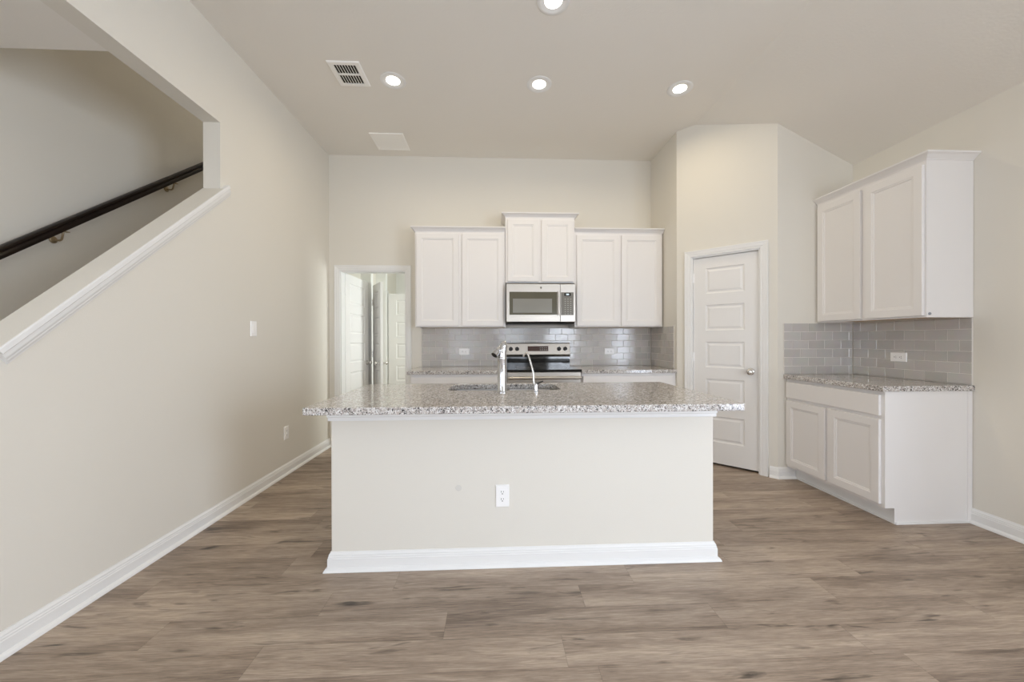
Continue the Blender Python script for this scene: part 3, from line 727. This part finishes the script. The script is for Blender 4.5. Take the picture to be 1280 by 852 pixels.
bm = nb(); lathe(bm, [(0.011,0.001),(0.011,-0.0012),(0.009,-0.002)], (-0.0, 0, MH-0.042), 'Y', 24); obj('round_badge', bm, PANELGREY, mdr)
bm = nb(); loft(bm, [rect(xs+0.014, mh, 0, MH, 0.029), rect(xs+0.014, mh, 0, MH, 0.004), rect(xs+0.016, mh-0.004, 0.004, MH-0.004, 0.0)], True, True, True); mcp = obj('control_panel', bm, STEEL, mw)
bm = nb(); box(bm, 0.709-mc, 0.846-mc, -0.0015, 0.002, 1.489-MZ0, 1.735-MZ0); kp = obj('keypad', bm, PANELGREY, mcp)
bm = nb(); box(bm, 0.745-mc, 0.815-mc, -0.0022, 0.0, 1.695-MZ0, 1.728-MZ0); lc = obj('clock_display', bm, LCD, kp)
bm = nb()
for k, (a, b) in enumerate(((0.766, 0.772), (0.776, 0.784), (0.788, 0.796))): box(bm, a-mc, b-mc, -0.0026, 0.0, 1.704-MZ0, 1.720-MZ0)
obj('digits', bm, DIGIT, lc)
for r_ in range(8):
    for k in range(3):
        x = 0.748+k*0.030; z = 1.500+r_*0.0225
        bm = nb(); box(bm, x-mc, x+0.014-mc, -0.002, 0.0, z-MZ0, z+0.006-MZ0); obj('button', bm, KEYMARK, kp)
bm = nb(); prism(bm, [(0.012,0.0),(0.03,-0.020),(MD-0.02,-0.020),(MD-0.02,0.0)], lambda u, v, t: (t, u, v), -mh+0.01, mh-0.01); vg = obj('vent_hood', bm, BLACKP, mw)

# ------------------------------------------------------------------ outlets and switch
def outlet(label, loc, rz, wd=0.073, ht=0.120, horizontal=False, group='duplex wall outlets'):
    t = thing('wall_outlet', label, 'outlet', loc, rz, group)
    bm = nb(); W_, H_ = (ht, wd) if horizontal else (wd, ht); a, b = W_/2, H_/2
    loft(bm, [rect(-a, a, -b, b, 0), rect(-a, a, -b, b, -0.003), rect(-a+0.003, a-0.003, -b+0.003, b-0.003, -0.006)], True, True, True); pl = obj('cover_plate', bm, PLATE, t)
    for s in (-1, 1):
        cx_, cz_ = (s*0.0195, 0) if horizontal else (0, s*0.0195)
        bm = nb()
        pts = roundrect(-0.0165, 0.0165, -0.0145, 0.0145, 0.007, 4)
        if horizontal: pts = [(y, x) for x, y in pts]
        loft(bm, [[(cx_+u, y, cz_+v) for u, v in pts] for y in (-0.005, -0.0075)], True, False, True)
        for u, v, hu, hv in ((-0.006, 0.004, 0.0013, 0.0045), (0.006, 0.004, 0.0013, 0.0037), (0, -0.007, 0.0026, 0.0026)):
            if horizontal: u, v, hu, hv = v, u, hv, hu
            box(bm, cx_+u-hu, cx_+u+hu, -0.0080, -0.0072, cz_+v-hv, cz_+v+hv, 1)
        obj('receptacle', bm, [PLATE, SLOT], t)
    bm = nb(); lathe(bm, [(0.0028,-0.0055),(0.0028,-0.0072),(0.002,-0.0076)], axis='Y', n=14); obj('screw', bm, PLATE, t)
    return t
outlet('white duplex outlet low on the beige front of the island', (0.0365, IY0-0.0005, 0.378), 0)
outlet('white duplex outlet low on the left wall near the island', (XL+0.0005, 3.537, 0.378), math.pi/2)
outlet('white outlet on the back wall tile left of the range', (-0.363, YB-0.0095, 1.087), 0, horizontal=True)
outlet('white outlet on the back wall tile right of the range', (1.363, YB-0.0095, 1.085), 0, horizontal=True)
outlet('white outlet on the right wall tile under the large wall cabinet', (XR-0.0095, 2.815, 1.081), -math.pi/2, horizontal=True)
sw = thing('light_switch', 'white rocker light switch plate on the left wall', 'light switch', (XL+0.0005, 3.076, 1.318), math.pi/2)
bm = nb(); loft(bm, [rect(-0.037, 0.037, -0.06, 0.06, 0), rect(-0.037, 0.037, -0.06, 0.06, -0.003), rect(-0.034, 0.034, -0.057, 0.057, -0.006)], True, True, True); obj('cover_plate', bm, PLATE, sw)
bm = nb(); prism(bm, [(-0.005,-0.033),(-0.0105,-0.033),(-0.0075,0.0),(-0.0085,0.033),(-0.005,0.033)], lambda u, v, t: (t, u, v), -0.0165, 0.0165); obj('rocker', bm, PLATE, sw)

# ------------------------------------------------------------------ ceiling fittings
LIGHTS = [((-0.838, 3.158), 'leftmost round recessed ceiling light, beside the slotted air vent'), ((0.375, 3.154), 'middle recessed ceiling light of the row of three over the kitchen'),
          ((1.585, 3.160), 'rightmost round recessed ceiling light, beside the ceiling crease'), ((0.374, 2.375), 'recessed ceiling light at the top edge, nearest the camera')]
def downlight(x, y, label):
    t = thing('recessed_light', label, 'ceiling light', (x, y, HC), 0, 'recessed ceiling lights')
    bm = nb(); lathe(bm, [(0.104,0.0),(0.104,-0.003),(0.098,-0.0055),(0.082,-0.007),(0.078,-0.006),(0.060,-0.0015),(0.056,-0.0008),(0.056,0.0)], n=48, cap=False); obj('trim_ring', bm, TRIM, t, smooth=True)
    bm = nb(); lathe(bm, [(0.0005,-0.0006),(0.0565,-0.0006),(0.0565,-0.0002),(0.0005,-0.0002)], n=48); obj('lens', bm, LENS, t)
    l = bpy.data.lights.new('downlight', 'AREA'); l.shape = 'DISK'; l.size = 0.11; l.energy = 5.0; l.color = (1.0, 0.84, 0.58); l.spread = math.radians(165)
    o = bpy.data.objects.new('lamp_light', l); C.objects.link(o); o.parent = t; o.location = (0, 0, -0.009)
for (x, y), lb in LIGHTS: downlight(x, y, lb)
vx0, vx1, vy0, vy1 = -1.292, -1.042, 2.948, 3.232
vt = thing('air_vent', 'white slotted air supply register on the ceiling', 'air vent', ((vx0+vx1)/2, (vy0+vy1)/2, HC))
a, b = (vx1-vx0)/2, (vy1-vy0)/2
def frame(bm, a, b, wd, z0, z1, slope):
    prof = [(0, 0), (0, -0.004), (slope, -z1), (wd, -z1), (wd, 0)]
    sweep(bm, [(-a,-b),(a,-b),(a,b),(-a,b)], [(-o, h) for o, h in prof], XY, True)
bm = nb(); frame(bm, a, b, 0.034, 0, 0.010, 0.006); box(bm, -a+0.03, a-0.03, -0.008, 0.008, -0.009, -0.001); obj('vent_frame', bm, REGW, vt)
bm = nb(); box(bm, -a+0.03, a-0.03, -b+0.03, b-0.03, -0.0015, -0.0005); obj('duct_shade_sheet', bm, DUCTSHADE, vt)  # flat dark sheet standing in for the shade behind the slats
for s in (-1, 1):
    y0, y1 = (0.008, b-0.034) if s > 0 else (-b+0.034, -0.008)
    for k in range(9):
        x = -a+0.040+k*(2*a-0.080)/8
        bm = nb(); prism(bm, [(x-0.006,-0.0015),(x-0.004,-0.0015),(x+0.006,-0.010),(x+0.004,-0.010)], lambda u, v, t: (u, t, v), y0, y1); obj('vent_slat', bm, REGW, vt)
pn = thing('ceiling_access_panel', 'flat white square panel on the ceiling near the back wall', 'ceiling panel', (-1.128, 4.128, HC))
bm = nb(); frame(bm, 0.175, 0.172, 0.020, 0, 0.008, 0.004); obj('panel_frame', bm, REGW, pn)
bm = nb(); box(bm, -0.158, 0.158, -0.155, 0.155, -0.005, -0.0005); obj('panel_face', bm, REGW, pn)

# ------------------------------------------------------------------ stair handrail
rl = thing('stair_handrail', 'dark brown wooden handrail on the stairwell wall behind the sloped opening', 'handrail', (XST+0.08, 2.0, 0))
m_ = (2.952-1.740)/(3.855-2.316); th = math.atan(m_)
def railp(y, x, up): return (x, y-2.0-up*math.sin(th), 1.740+(y-2.316)*m_+up*math.cos(th))
prof = [(-0.014,-0.030),(0.014,-0.030),(0.018,-0.024),(0.018,-0.008),(0.014,-0.003),(0.014,0.002),(0.021,0.008),(0.023,0.016),(0.020,0.025),(0.011,0.030),(-0.011,0.030),(-0.020,0.025),(-0.023,0.016),(-0.021,0.008),(-0.014,0.002),(-0.014,-0.003),(-0.018,-0.008),(-0.018,-0.024)]
bm = nb(); loft(bm, [[railp(y, x, u) for x, u in prof] for y in (1.35, 5.2)], True, True, True); obj('rail', bm, ESPRESSO, rl, smooth=True)
for y in (1.75, 2.62, 3.49, 4.36):
    p = Vector(railp(y, 0, -0.030)); wl = Vector((-0.079, p.y+0.01, p.z-0.055))
    bm = nb(); lathe(bm, [(0.024,-0.0785),(0.024,-0.074),(0.018,-0.070)], (0, wl.y, wl.z), 'X', 20)
    tube(bm, smooth_path([wl, wl+Vector((0.05,0,-0.004)), Vector((-0.006, p.y, p.z-0.028)), p+Vector((0, 0, 0.001))], 5), 0.006, 10)
    box(bm, -0.010, 0.010, p.y-0.03, p.y+0.03, p.z-0.004, p.z+0.002)
    obj('rail_bracket', bm, BRASS, rl, smooth=True)
